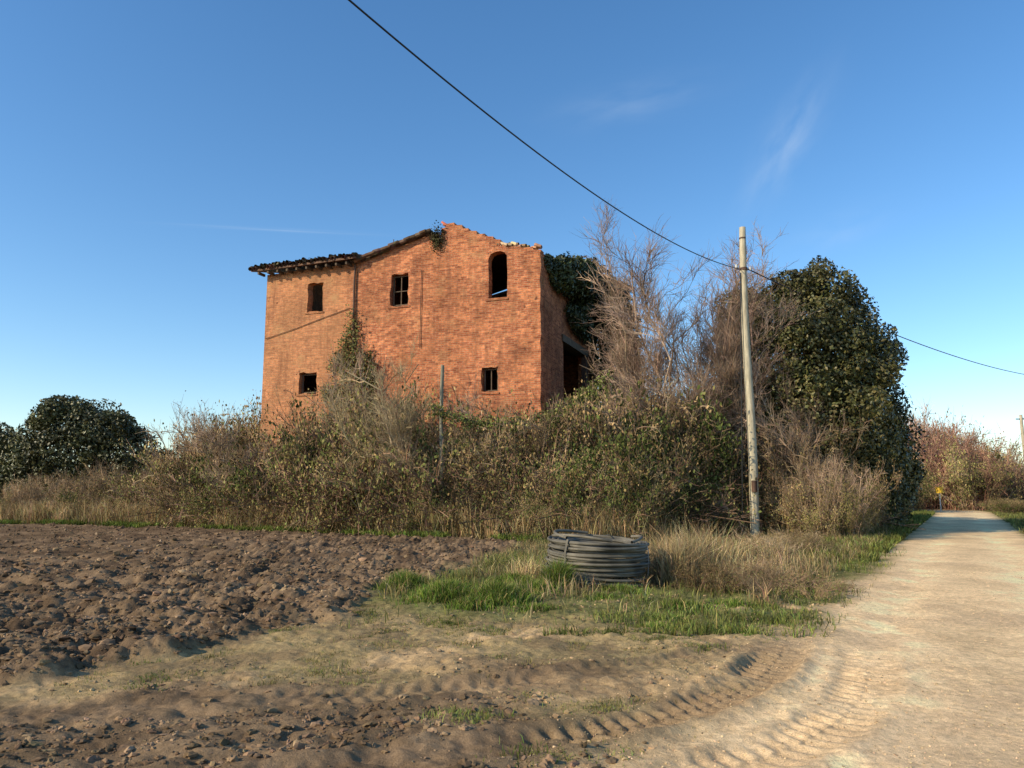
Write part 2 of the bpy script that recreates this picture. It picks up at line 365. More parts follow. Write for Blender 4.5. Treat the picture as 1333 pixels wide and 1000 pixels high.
sz=.003+.008*R(len(x))**4;scatter_clods(A,np.stack([x,y,gheight(x,y)+sz*.1],1),sz,1,cvar((.56,.39,.22),len(x),.25,.04))
addobj('road_gravel',A.mesh('road_gravel',M_clod))

# ---------------------------------------------------------------- grass
GREEN=(.135,.195,.035);GREEN2=(.18,.20,.055);OLIVE=(.25,.22,.08);STRAW=(.50,.37,.19);STRAW2=(.40,.29,.15)
A=Acc()
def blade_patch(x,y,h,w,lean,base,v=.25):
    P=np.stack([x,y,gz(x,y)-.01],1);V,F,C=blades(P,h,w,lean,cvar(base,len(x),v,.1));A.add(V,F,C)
for cx,cy,r,n_,h in ((-.95,11.2,.55,4200,.32),(-.2,10.9,.5,4400,.33),(-1.75,12.7,.4,2400,.38),(.35,11.8,.4,1800,.22),(.72,12.3,.26,2400,.52),(-1.0,12.4,.5,1800,.2),(-.55,10.5,.35,1500,.2),(.3,10.4,.35,800,.12),(1.3,11.3,.5,1000,.12),(1.9,9.9,.4,900,.10),(1.7,9.3,.35,700,.10),(2.3,10.8,.5,900,.15),(3.1,11.0,.5,800,.14),(1.7,12.1,.45,1000,.16),(.0,13.6,.6,1100,.25),(2.6,8.9,.35,500,.08)):
    a=U(0,6.28,n_);q=r*np.abs(rng.normal(size=n_))*.6
    x=cx+q*np.cos(a);y=cy+q*np.sin(a);hh=h*U(.4,1.1,n_)*np.exp(-(q/r)**2*.6)
    k=R(n_)<.83;blade_patch(x[k],y[k],hh[k],U(.006,.013,k.sum()),.45,GREEN,.35);k=~k;blade_patch(x[k],y[k],hh[k]*1.1,U(.005,.009,k.sum()),.5,(.38,.31,.13),.35)
def verge_pts(n_,y0,y1,w0,w1,pw=1):
    y=y0+(y1-y0)*R(n_)**pw;x=roadL(y)-w0-(w1-w0)*R(n_)**1.3;return x,y
x,y=verge_pts(17000,8.8,22,-.6,2.6,1.5);k=(fbm(x*1.4,y*1.4,4,111)>.50)&(R(len(x))<sst(-.6,.5,roadL(y)-x)+.08);x,y=x[k],y[k];blade_patch(x,y,U(.04,.17,len(x)),U(.007,.015,len(x)),.5,GREEN2,.35)
x,y=verge_pts(14000,18,60,-.1,2.4,1.3);k=fbm(x*.8,y*.8,3,117)>.4;x,y=x[k],y[k];blade_patch(x,y,U(.08,.32,len(x)),U(.015,.035,len(x)),.5,(.165,.18,.05),.35)
x,y=verge_pts(6000,11,40,.5,4.5,1.4);k=fbm(x*1.2,y*1.2,3,113)>.48;x,y=x[k],y[k];blade_patch(x,y,U(.15,.45,len(x)),U(.006,.016,len(x)),.5,STRAW2)
y=U(20,60,6000);x=roadL(y)+RW+U(.1,3,6000);k=fbm(x*.8,y*.8,3,118)>.42;x,y=x[k],y[k];blade_patch(x,y,U(.06,.25,len(x)),U(.015,.035,len(x)),.5,(.19,.19,.06),.35)
n_=44000;y=U(9.2,28,n_);x=Xb(y)+R(n_)*(roadL(y)-.4-Xb(y));k=(fbm(x*.9,y*.9,4,115)>.42)&(y<Yf(x)+1)&(R(n_)<.05+.95*sst(10,14.5,y+2.5*(fbm(x*.8,y*.8,3,119)-.5)));x,y=x[k],y[k]
g=fbm(x*.6,y*.6,3,116)+.1*rng.normal(size=len(x))-.10*sst(13,20,y)
k=g>.46
blade_patch(x[k],y[k],U(.05,.22,k.sum()),U(.008,.018,k.sum()),.55,(.18,.195,.055),.35);k=~k
blade_patch(x[k],y[k],U(.06,.32,k.sum()),U(.007,.014,k.sum()),.6,(.34,.265,.125),.35)
for cx,cy,r,n_,h in ((3.1,14.4,.7,1300,1.0),(3.7,15.4,.8,1000,1.15),(2.75,13.3,.3,800,.85),(4.3,13.9,.7,500,.6),(3.3,12.6,.5,400,.5),(.3,14.4,.5,400,.5),(5.2,15.5,.8,400,.7),(2.2,16,1,600,.7)):
    x=cx+rng.normal(size=n_)*r*.45;y=cy+rng.normal(size=n_)*r*.45
    blade_patch(x,y,h*U(.3,1.1,n_),U(.006,.013,n_),.42,STRAW,.35)
for i in range(330):
    yy=U(4.6,10.8);xx=U(-.62,.30)*yy
    f,r,v,*_=masks(np.array([xx]),np.array([yy]))
    if f[0]>.5 or r[0]>.3: continue
    n_=int(U(20,160));x=xx+rng.normal(size=n_)*U(.05,.2);y=yy+rng.normal(size=n_)*U(.05,.18);k=offtrack(x,y,.24);x,y=x[k],y[k];n_=len(x)
    if n_: blade_patch(x,y,U(.015,.06,n_),U(.004,.008,n_),.7,OLIVE if R()<.65 else GREEN2)
for cx,cy,n_ in ((-.35,5.75,500),(-.45,9.2,900),(-.8,9.6,700),(.2,4.9,200),(1.5,8.6,900),(1.2,8.9,800),(1.9,8.2,400),(-2.0,10.2,500),(-2.6,9.1,400)):
    x=cx+rng.normal(size=n_)*.16;y=cy+rng.normal(size=n_)*.1;blade_patch(x,y,U(.02,.09,n_),U(.004,.009,n_),.7,GREEN2)
n_=26000;x=U(-32,2,n_);y=Yf(x)-1.0+U(-.8,.9,n_);k=fbm(x*.7,y*.7,4,121)>.50;x,y=x[k],y[k];blade_patch(x,y,U(.08,.36,len(x)),U(.02,.04,len(x)),.5,(.155,.19,.045),.35)
n_=38000;x=U(-34,11.5,n_);y=Yf(x)-.7+3.2*R(n_)**1.2;c=fbm(x*.6,y*.6,3,122)
k=(c>.40)&(roadL(y)-1.2>x)&((np.abs(x-.311*y)>.5)|(y>28.5));x,y,c=x[k],y[k],c[k];blade_patch(x,y,U(.25,1.1,len(x))*(.4+1.6*c),U(.012,.028,len(x)),.4,(.44,.325,.165),.35)
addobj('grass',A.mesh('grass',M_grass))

# ---------------------------------------------------------------- shrub templates + GN scatter
def branch_children(P,Rr,m,length,spread,up,rad,K=4,tmin=.2):
    N,Kp,_=P.shape
    t=tmin+(1-tmin)*R((N,m));i=np.clip((t*(Kp-1)).astype(int),0,Kp-2);f=t*(Kp-1)-i
    ar=np.arange(N)[:,None]
    a=P[ar,i];b=P[ar,i+1];p0=a+(b-a)*f[...,None];tan=nrm(b-a)
    d=nrm(tan+rng.normal(size=(N,m,3))*spread+np.array([0,0,up]))
    L=length*U(.5,1.2,(N,m,1))*(1.15-.6*t[...,None])
    p0=p0.reshape(-1,3);d=d.reshape(-1,3);L=L.reshape(-1,1);tt=np.linspace(0,1,K)
    curve=rng.normal(size=(len(p0),3))*.22
    Q=p0[:,None,:]+d[:,None,:]*L[:,None,:]*tt[None,:,None]+curve[:,None,:]*L[:,None,:]*(tt**2)[None,:,None]+rng.normal(size=(len(p0),K,3))*.03*L[:,None,:]*(tt>0)[None,:,None]
    rr=rad*U(.7,1.2,(len(p0),1))*np.linspace(1,.35,K)[None,:]
    return Q,rr
def stems(n_,h,r0,lean,rad,K=5):
    a=U(0,6.28,n_);q=r0*np.sqrt(R(n_));p0=np.stack([q*np.cos(a),q*np.sin(a),-.05+0*q],1)
    d=nrm(np.stack([np.cos(a)*lean*R(n_),np.sin(a)*lean*R(n_),np.ones(n_)],1)+rng.normal(size=(n_,3))*.12)
    L=h*U(.55,1.05,(n_,1));tt=np.linspace(0,1,K)
    out=np.stack([np.cos(a),np.sin(a),-.5+0*a],1)*lean*.45
    Q=p0[:,None]+d[:,None]*L[:,None]*tt[None,:,None]+out[:,None]*L[:,None]*(tt**2.2)[None,:,None]
    Q[:,1:]+=rng.normal(size=(n_,K-1,3))*.03*h
    return Q,rad*U(.6,1.2,(n_,1))*np.linspace(1,.4,K)[None,:]
def shrub(name,n_st,m1,m2,lean,colt,colv,nleaf,lsize,coll,spread=.6,r0=.22,rad=.008):
    A=Acc()
    S,r=stems(n_st,1,r0,lean,rad);B1,r1=branch_children(S,r,m1,.34,spread,.25,rad*.55);
    ends=[B1[:,k] for k in (1,2,3)]
    sets=[(S,r),(B1,r1)]
    if m2:
        B2,r2=branch_children(B1,r1,m2,.16,spread,.1,rad*.38,3);sets.append((B2,r2));ends+=[B2[:,k] for k in (1,2)]
    for P,rr in sets:
        V,F=tubes(P,rr,3);A.add(V,[F],np.repeat(cvar(colt,len(P),colv,.05),P.shape[1]*3,axis=0))
    nf0=sum(len(f) for f in A.F[4])
    if nleaf:
        E=np.vstack(ends);p=E[rng.integers(0,len(E),nleaf)]+rng.normal(size=(nleaf,3))*.035
        pick=rng.integers(0,len(coll),nleaf);cc=np.array(coll)[pick]
        V,F,C=leaves(p,nrm(p-np.array([0,0,.3])),lsize*U(.6,1.3,nleaf),cc*(1+rng.normal(size=(nleaf,1))*.25).clip(.4,1.8),1.0)
        A.add(V,[F],C)
    me=A.mesh(name,M_twig);me.materials.append(M_leaf)
    if nleaf:
        mi=np.zeros(len(me.polygons),dtype=np.int32);mi[nf0:]=1;me.polygons.foreach_set('material_index',mi)
    return bpy.data.objects.new(name,me)
BR=(.29,.205,.125);TAN=(.44,.32,.195);PINK=(.38,.26,.18);STW=(.42,.31,.17)
defs=[('t00_bare',16,9,5,.5,BR,.3,0,0,None),
('t01_bare_tan',20,8,5,.4,TAN,.3,500,.022,[(.36,.26,.13),(.24,.20,.08)]),
('t02_olive',16,8,3,.75,BR,.2,2500,.032,[(.23,.20,.07),(.16,.16,.05),(.30,.22,.10)]),
('t03_brownleaf',18,8,3,.6,BR,.2,2400,.030,[(.34,.225,.11),(.26,.18,.09),(.19,.17,.06)]),
('t04_green',14,8,3,.9,BR,.2,3200,.036,[(.09,.11,.033),(.12,.135,.04),(.07,.085,.025)]),
('t05_bramble',26,6,3,1.3,(.26,.16,.105),.25,1500,.032,[(.18,.17,.06),(.26,.18,.08),(.13,.15,.045)]),
('t06_sapling',7,12,8,.35,PINK,.2,0,0,None),
('t07_dryweed',40,5,3,.35,STW,.3,700,.022,[(.34,.25,.12),(.42,.31,.16)]),
('t08_redtwig',22,10,6,.45,(.36,.20,.14),.2,600,.03,[(.22,.2,.08),(.3,.2,.12)])]
srccol=bpy.data.collections.new('shrub_sources')
for d in defs:
    o=shrub(*d);srccol.objects.link(o)
def gn_scatter(name,P,rz,scl,idx):
    P=np.asarray(P,dtype=np.float32);n_=len(P)
    me=bpy.data.meshes.new(name);me.vertices.add(n_);me.vertices.foreach_set('co',P.ravel())
    a=me.attributes.new('rot','FLOAT_VECTOR','POINT');a.data.foreach_set('vector',np.stack([U(-.12,.12,n_),U(-.12,.12,n_),rz],1).astype(np.float32).ravel())
    a=me.attributes.new('scl','FLOAT_VECTOR','POINT');a.data.foreach_set('vector',np.asarray(scl,dtype=np.float32).ravel())
    a=me.attributes.new('idx','INT','POINT');a.data.foreach_set('value',np.asarray(idx,dtype=np.int32))
    o=addobj(name,me)
    ng=bpy.data.node_groups.new(name+'_gn','GeometryNodeTree')
    ng.interface.new_socket(name='Geometry',in_out='INPUT',socket_type='NodeSocketGeometry');ng.interface.new_socket(name='Geometry',in_out='OUTPUT',socket_type='NodeSocketGeometry')
    N=ng.nodes;L=ng.links;gi=N.new('NodeGroupInput');go=N.new('NodeGroupOutput')
    ci=N.new('GeometryNodeCollectionInfo');ci.inputs['Collection'].default_value=srccol;ci.inputs['Separate Children'].default_value=True;ci.inputs['Reset Children'].default_value=True
    ip=N.new('GeometryNodeInstanceOnPoints');ip.inputs['Pick Instance'].default_value=True
    def na(nm,t):
        q=N.new('GeometryNodeInputNamedAttribute');q.data_type=t;q.inputs['Name'].default_value=nm;return [s for s in q.outputs if s.enabled and s.name=='Attribute'][0]
    L.new(gi.outputs[0],ip.inputs['Points']);L.new(ci.outputs[0],ip.inputs['Instance']);L.new(na('idx','INT'),ip.inputs['Instance Index'])
    e=N.new('FunctionNodeEulerToRotation');L.new(na('rot','FLOAT_VECTOR'),e.inputs[0]);L.new(e.outputs[0],ip.inputs['Rotation'])
    L.new(na('scl','FLOAT_VECTOR'),ip.inputs['Scale']);L.new(ip.outputs[0],go.inputs[0])
    md=o.modifiers.new('scatter','NODES');md.node_group=ng;return o
HO=np.array([1.25,32.0]);ca,sa=math.cos(math.radians(20)),math.sin(math.radians(20))
def to_house(x,y):
    dx=x-HO[0];dy=y-HO[1];return dx*ca-dy*sa, dx*sa+dy*ca
def Hx(x): return np.interp(x,[-45,-30,-24,-19,-16.5,-14.8,-12,-10,-8.3,-7,-5.5,-3.5,-2,0,1.5,3,4,6,8,10,13],[3.8,3.7,3.3,3.3,4.7,6.0,6.9,6.4,6.2,7.5,7.5,6.8,5.6,5.0,5.0,5.3,6.1,6.5,5.8,5.2,5])
L_=[]
n_=1250;x=U(-42,12.5,n_);d=7.0*R(n_)**1.15;y=Yf(x)+d+.2
hx,hy=to_house(x,y);k=~((hx>-14.9)&(hx<.9)&(hy>-.35)&(hy<11))&(x<roadL(y)-2.2)&~((np.abs(x+25.5)<5)&(y>43.3))
x,y,d=x[k],y[k],d[k];n_=len(x)
prof=np.interp(d,[0,1,2,3.2,8],[.30,.52,.80,1,1]);h=Hx(x)*prof*U(.68,1.12,n_)
w=fbm(x*.35,y*.35,3,200)+rng.normal(size=n_)*.1
ty=np.where(w<.37,1,np.where(w<.46,0,np.where(w<.52,3,np.where(w<.59,2,np.where(w<.65,3,5)))))
ty=np.where((d<1.6)&(R(n_)<.35),7,ty);ty=np.where((d<2.2)&(R(n_)<.25),5,ty);ty=np.where((R(n_)<.10),6,ty);ty=np.where((R(n_)<np.where((x>2)&(x<7),.20,.06)),4,ty)
sw=np.clip(h*U(.5,.8,n_),.9,3.6)
# keep the pole's foot clear of brush
kk=~((y<28.6)&(np.hypot(x-8.56,y-27.5)<.6+sw*.75))
x,y,h,sw,ty=x[kk],y[kk],h[kk],sw[kk],ty[kk]
L_.append((x,y,h,sw,ty))
n_=60;y=U(13.5,23,n_);x=roadL(y)-U(1.8,3.8,n_);L_.append((x,y,U(.3,.8,n_),U(.5,1.0,n_),rng.choice([5,3,5,2,1],n_)))
n_=26;x=3.75+rng.normal(size=n_)*.55;y=12.6+rng.normal(size=n_)*.45;L_.append((x,y,U(.3,.62,n_),U(.45,.8,n_),rng.choice([5,5,3,0],n_)))
n_=60;x=U(10.2,13.2,n_);y=Yf(x)-U(-.4,1.6,n_);k=x<roadL(y)-1.6;x,y=x[k],y[k];n_=len(x);L_.append((x,y,U(1.2,3.4,n_),U(.9,1.7,n_),rng.choice([6,0,6,3,2,1],n_)))
x,y,h,sw,ty=[np.concatenate(v) for v in zip(*L_)]
gn_scatter('bramble_thicket',np.stack([x,y,gz(x,y)],1),U(0,6.28,len(x)),np.stack([sw,sw,h],1),ty)
n_=260;q=R(n_);x=37+q*38;y=72+U(-5,12,n_)+q*4;h=np.interp(x/y,[.5,.545,.60,.66,.8],[11,10.2,7.6,5.2,4.5])*U(.6,1.05,n_)
gn_scatter('bare_hedge',np.stack([x,y,0*x],1),U(0,6.28,n_),np.stack([h*.6,h*.6,h],1),rng.choice([8,8,8,8,6,0,3,2],n_))
n_=380;x=U(-190,260,n_);y=170+U(0,25,n_);h=U(3.5,8,n_)
gn_scatter('distant_treeline',np.stack([x,y,0*x],1),U(0,6.28,n_),np.stack([h*1.2,h*1.2,h],1),rng.choice([0,3,2,4,8],n_))
n_=60;y=U(60,95,n_);x=roadL(y)-U(2.5,9,n_);h=U(3,6.5,n_)
gn_scatter('roadside_hedge',np.stack([x,y,0*x],1),U(0,6.28,n_),np.stack([h*.8,h*.8,h],1),rng.choice([8,3,2,4,0],n_))
n_=26;y=U(56,66,n_);x=roadL(y)+RW+U(.6,5,n_);h=U(.5,1.4,n_)
gn_scatter('green_shrubs',np.stack([x,y,0*x],1),U(0,6.28,n_),np.stack([h*1.3,h*1.3,h],1),rng.choice([4,2,3],n_))

# ---------------------------------------------------------------- leaf-crown trees
def crown(acc,cl,nleaf,lsize,cols,seed=0,shell=.35,rand=.8,extra=0,exr=.6):
    cl=np.array(cl,dtype=float)
    if extra:
        i=rng.integers(0,len(cl),extra);d=nrm(rng.normal(size=(extra,3)));d[:,2]=np.abs(d[:,2])*np.where(R(extra)<.75,1,-1)
        r=exr*U(.5,1.2,(extra,1));cl=np.vstack([cl,np.hstack([cl[i,:3]+d*cl[i,3:6]*.97,r,r,r*.9])])
    w=(cl[:,3]*cl[:,4]+cl[:,4]*cl[:,5]+cl[:,3]*cl[:,5]);w/=w.sum()
    i=rng.choice(len(cl),nleaf,p=w);d=nrm(rng.normal(size=(nleaf,3)))
    lump=.72+.6*fbm(d[:,0]*3.1+i*7.7,d[:,2]*3.1+d[:,1]*2.3,3,300+seed)
    r=lump*(1-shell*R(nleaf)**1.6)
    p=cl[i,:3]+d*cl[i,3:6]*r[:,None]
    bright=(.5+.75*fbm(p[:,0]*1.3+p[:,1],p[:,2]*1.3+p[:,1]*.7,3,310+seed))
    c=np.array(cols)[rng.integers(0,len(cols),nleaf)]*bright[:,None]*(1+rng.normal(size=(nleaf,1))*.2).clip(.4,1.7)
    V,F,C=leaves(p,d,lsize*U(.6,1.3,nleaf),c,rand);acc.add(V,[F],C)
EV=[(.080,.080,.024),(.058,.066,.018),(.11,.103,.034),(.15,.125,.05)]
def limbs(acc,base,tips,r0,col=(.12,.09,.065)):
    for tp in tips:
        tp=np.array(tp,float);b=np.array(base,float);K=8;tt=np.linspace(0,1,K)[:,None]
        P=b+(tp-b)*np.hstack([tt**1.5,tt**1.5,tt**.9]);P[1:-1]+=rng.normal(size=(K-2,3))*.12
        V,F=tubes(P[None],(r0*np.linspace(1,.2,K))[None],7);acc.add(V,[F],np.array(col))
def tree(name,base,cl,nleaf,ls,cols,tips,r0,seed,mat=M_ever,shell=.35,extra=0,exr=.6):
    e=empty(name,(0,0,0))
    A=Acc();limbs(A,base,tips,r0);addobj('trunk_and_limbs',A.mesh(name+'_trunk',M_twig),e)
    A=Acc();crown(A,cl,nleaf,ls,cols,seed,shell,.8,extra,exr);addobj('crown',A.mesh(name+'_crown',mat),e)
    return e
cl=[(12.9,32,8.3,2.4,2.3,2.3),(11.9,31.8,7.0,2.8,2.8,2.4),(14.2,32.3,7.1,2.0,2.3,2.4),(10.7,31.8,6.1,1.9,2.0,2.6),(13.2,31.3,10.0,1.2,1.2,.9),(11.3,32,9.3,1.3,1.3,1.0),(14.3,32.4,9.1,1.1,1.2,1.0),(12.3,32,10.0,1.0,1.1,.8),
(9.9,32.5,8.0,1.0,1.2,1.3),(9.6,32.5,6.2,1.1,1.2,1.6),(10.2,32.6,9.2,.8,.9,.7),(9.5,32.6,4.2,1.1,1.3,1.8),
(15.2,33.0,5.0,1.7,2.0,2.4),(12.6,31.2,4.2,2.9,2.6,2.8),(14.9,32.4,2.8,1.8,2.1,2.6),(10.4,32,4.2,1.5,1.8,2.4),(15.5,33.2,7.2,1.0,1.2,1.4),(13.7,30.6,6.0,1.3,1.2,1.5),(11.6,30.2,5.4,1.0,1,1.2),(12.4,30.3,7.8,.9,.9,1.0),(15.8,34,2,1.3,1.5,2)]
tree('evergreen_tree',(12.5,32,0),cl,105000,.165,EV,[(12.8,32,10),(10.3,31.8,8.0),(14.8,32.6,8),(13.5,31,9),(11.4,32,9),(15.2,33,5.5)],.3,1,extra=90,exr=.62)
cl=[(17.9,38.5,3.6,2.0,2.6,2.6),(16.8,37.0,4.8,1.8,2.2,2.3),(20.2,42.5,2.5,1.6,2.2,2.3),(16.0,38,6.0,1.6,1.8,2.0),(21.8,46,1.9,1.4,2.3,1.8),(17.7,36.3,1.8,1.2,1.5,1.8)]
tree('ivy_hedge_tree',(17.5,38.5,0),cl,36000,.18,EV,[(16.5,38,6.5),(18.5,39,5),(20.2,42,3.6)],.2,2,extra=35,exr=.6)
cl=[(-25.5,45.5,4.1,3.4,3,2.8),(-28.4,46,3.0,2.6,2.4,2.3),(-22.7,45.3,3.1,2.0,2,2.3),(-26.3,45,5.4,1.8,1.6,1.35),(-24.2,45,5.2,1.6,1.5,1.2),(-21.0,45,2.1,1.3,1.4,1.8),(-31.5,47,2.8,2.8,2.5,2.3)]
tree('ivy_covered_bush',(-25.5,45.5,0),cl,56000,.2,[(.07,.08,.026),(.095,.095,.033),(.13,.118,.042),(.055,.065,.02)],[(-25.5,45.5,5.6),(-28,46,4),(-23,45.3,4.2)],.2,3,extra=60,exr=.7)

def bare_tree(name,base,h,n_st,col,lean=.3,dens=1.0,fr=1.0):
    e=empty(name,base);A=Acc()
    S,r=stems(n_st,h,.25,lean,.06,K=9);V,F=tubes(S,r,6);A.add(V,[F],np.repeat(cvar(col,len(S),.1,.03),9*6,axis=0));
    b1,r1=branch_children(S,r,int(12*dens),h*.27,.42,.55,.020,6,.2);b2,r2=branch_children(b1,r1,int(9*dens),h*.12,.5,.4,.010*fr,4,.2);b3,r3=branch_children(b2,r2,6,h*.06,.5,.25,.0065*fr,3,.2)
    for P,rr in((b1,r1),(b2,r2),(b3,r3)):
        V,F=tubes(P,rr,3);A.add(V,[F],np.repeat(cvar(col,len(P),.15,.04),P.shape[1]*3,axis=0))
    addobj('trunk_and_branches',A.mesh(name+'_mesh',M_twig),e);return e
bare_tree('bare_tree',(6.7,30.3,0),12.4,7,(.35,.245,.18),.22,1.35,1.15)
bare_tree('bare_tree',(7.5,30.8,0),11.2,7,(.35,.245,.18),.22,1.35,1.15)
bare_tree('bare_tree',(5.9,31.0,0),10.5,4,(.35,.245,.17),.14,1.2,1.1)
bare_tree('bare_tree',(-5.6,29.8,0),8.0,5,(.36,.28,.16),.4)
bare_tree('bare_tree',(10.9,28.8,0),7.0,6,(.29,.205,.14),.34,1.2)
bare_tree('bare_tree',(-12.2,35.2,0),6.8,5,(.27,.20,.14),.42)
bare_tree('bare_tree',(-3.2,29.0,0),7.0,4,(.36,.27,.16),.4)

# ---------------------------------------------------------------- house
house=empty('ruined_brick_house',(HO[0],HO[1],0),(0,0,math.radians(-20)))
def wall(name,outline,holes,thick,fn,mat):
    cu=bpy.data.curves.new(name,'CURVE');cu.dimensions='2D';cu.fill_mode='BOTH';cu.extrude=thick/2
    for pts in [outline]+holes:
        sp=cu.splines.new('POLY');sp.points.add(len(pts)-1)
        for i,p in enumerate(pts): sp.points[i].co=(p[0],p[1],0,1)
        sp.use_cyclic_u=True
    o=bpy.data.objects.new(name,cu);sc.collection.objects.link(o);dg=bpy.context.evaluated_depsgraph_get()
    me=bpy.data.meshes.new_from_object(o.evaluated_get(dg));sc.collection.objects.unlink(o);bpy.data.objects.remove(o)
    n_=len(me.vertices);v=np.zeros(n_*3);me.vertices.foreach_get('co',v);v=v.reshape(-1,3)
    v=fn(v);me.vertices.foreach_set('co',v.astype(np.float32).ravel())
    bm=bmesh.new();bm.from_mesh(me);bmesh.ops.remove_doubles(bm,verts=bm.verts,dist=1e-4);bmesh.ops.recalc_face_normals(bm,faces=bm.faces);bm.to_mesh(me);bm.free()
    for p in me.polygons:p.use_smooth=False
    me.materials.clear();me.materials.append(mat);return addobj(name,me,house)
def box(name,x0,x1,y0,y1,z0,z1,mat,parent=house):
    V=np.array([(x,y,z) for x in(x0,x1) for y in(y0,y1) for z in(z0,z1)])
    F=np.array([(0,1,3,2),(4,6,7,5),(0,4,5,1),(2,3,7,6),(0,2,6,4),(1,5,7,3)])
    return addobj(name,mesh_from(name,V,[F],None,mat),parent)
def rect(s0,s1,z0,z1,j=.04):
    pts=[]
    for (a,b),(c,d_) in (((-s1,z0),(-s0,z0)),((-s0,z0),(-s0,z1)),((-s0,z1),(-s1,z1)),((-s1,z1),(-s1,z0))):
        for t in np.arange(5)/5: pts.append((a+(c-a)*t+U(-j,j),b+(d_-b)*t+U(-j,j)))
    return pts
arch=[(-2.43,10.0),(-1.56,10.0),(-1.54,11.0),(-1.57,11.75)]+[(-2.0+.45*math.cos(a),11.75+.36*math.sin(a)+U(-.03,.03)) for a in np.linspace(.25,math.pi-.25,6)]+[(-2.45,11.7),(-2.42,11.0)]
ol=[(-14.2,0),(0,0)]
for z in np.arange(1,11.9,.3): ol.append((U(-.09,.0),z))
prof=[(0,11.95),(.35,12.0),(.38,12.12),(.9,12.15),(.93,12.22),(1.6,12.25),(1.63,12.42),(1.85,12.44),(1.88,12.62),(2.2,12.68),(2.22,12.80),(2.6,12.86),(2.62,12.98),(3.0,13.0),(3.03,13.16),(3.4,13.2),(3.42,13.33),(3.7,13.35),(3.73,13.52),(4.1,13.56),(4.12,13.68),(4.5,13.66),(4.52,13.52),(4.75,13.45),(4.8,13.0),(4.95,12.7),(5.12,12.95),(5.2,13.28)]
ol+= [(-s,z) for s,z in prof]
ol+=[(-8.9,12.3),(-14.2,12.22)]
holes=[rect(10.95,11.8,10.15,11.55),rect(6.38,7.3,10.05,11.55),arch,rect(11.12,12.1,6.2,7.2),rect(1.98,2.73,5.87,6.94)]
wall('facade',ol,holes,.42,lambda v:np.stack([v[:,0],.21+v[:,2],v[:,1]],1),M_brick)
so=[(.42,0),(10,0)]+[(10,11.0)]+[(y,11.4+.5*fbm(np.array([y*2.]),np.array([0.]),3,5)[0]-(.4 if 4<y<6 else 0)) for y in np.arange(9.6,.6,-.35)]+[(.42,11.95)]
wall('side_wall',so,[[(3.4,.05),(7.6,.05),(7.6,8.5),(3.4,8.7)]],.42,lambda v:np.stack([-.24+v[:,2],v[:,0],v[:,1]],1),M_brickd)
box('portal_lintel',-.46,.06,3.15,7.85,8.52,8.86,M_wood)
box('portal_jamb',-.2,.05,7.3,7.59,.1,8.5,M_rust)
wall('left_wall',[(.42,0),(10,0),(10,12.2),(5.2,13.4),(.42,12.2)],[],.42,lambda v:np.stack([-13.985+v[:,2],v[:,0],v[:,1]],1),M_brick)
wall('back_wall',[(-13.77,0),(-.46,0),(-.46,11.8),(-4.3,13.2),(-9,12.2),(-13.77,12.1)],[],.4,lambda v:np.stack([v[:,0],9.79+v[:,2],v[:,1]],1),M_brickd)
wall('party_wall',[(.43,0),(9.58,0),(9.58,12.2),(.43,12.2)],[],.3,lambda v:np.stack([-9.0+v[:,2],v[:,0],v[:,1]],1),M_brickd)
for i,z in enumerate((4.6,9.0)):
    box('floor_%d'%i,-13.77,-.46,.43,9.58,z,z+.25,M_wood)
for i,(s0,s1,z) in enumerate(((10.85,11.9,10.12),(6.28,7.4,10.02),(1.5,2.52,9.96),(11.05,12.2,6.17),(1.9,2.8,5.84))):
    box('sill_%d'%i,-s1,-s0,-.04,.1,z-.08,z-.005,M_brickd)
def wframe(nm,s0,s1,z0,z1,full=True):
    for k,(a,b,c,d_) in enumerate(((s0,s0+.05,z0,z1),(s1-.05,s1,z0,z1),(s0+.05,s1-.05,z1-.05,z1),(s0+.05,s1-.05,z0,z0+.05),((s0+s1)/2-.02,(s0+s1)/2+.02,z0+.05,z1-.05))):
        if k==4 and not full: continue
        box('%s_%d'%(nm,k),-b,-a,.2,.25,c,d_,M_wood)
wframe('window_frame_a',6.43,7.25,10.1,11.5);wframe('window_frame_b',2.03,2.68,5.92,6.9);wframe('window_frame_c',11.17,12.05,6.25,7.15,False)
box('window_bar',-7.2,-6.48,.195,.245,10.75,10.79,M_wood)
def slab(name,c,mat,t=.12):
    c=np.array(c,float);V=np.vstack([c,c+np.array([0,0,t])]);F=[(3,2,1,0),(4,5,6,7),(0,1,5,4),(1,2,6,5),(2,3,7,6),(3,0,4,7)]
    return addobj(name,mesh_from(name,V,[np.array(F)],None,mat),house)
slab('left_roof',[(-14.75,-.55,12.28),(-8.95,-.55,12.36),(-8.95,5.2,13.75),(-14.75,5.2,13.7)],M_tile,.1)
slab('left_roof_back',[(-14.75,5.21,13.7),(-8.95,5.21,13.75),(-8.95,10.5,12.3),(-14.75,10.5,12.3)],M_tile,.1)
A=Acc();
for i,x in enumerate(np.arange(-14.7,-8.9,.21)):
    K=14;t=np.linspace(0,1,K);y=-.62+U(-.09,.06)+(5.8)*t;z=12.42+.014*(x+14.7)+ (y+.55)*.242+rng.normal(size=K)*.018
    P=np.stack([x+rng.normal(size=K)*.012,y,z],1);V,F=tubes(P[None],np.full((1,K),.085+U(-.008,.01)),8);A.add(V,[F],cvar((.17,.10,.065),1,.25)[0])
for i in range(150):
    x=U(-14.8,-8.9);y=U(-.62,-.2);P=np.array([[x,y,12.5+U(-.1,.12)],[x+U(-.14,.14),y+U(.1,.3),12.55+U(-.02,.1)]]);V,F=tubes(P[None],np.array([[.07,.05]])*U(.6,1.6),6);A.add(V,[F],cvar((.11,.09,.055),1,.3)[0])
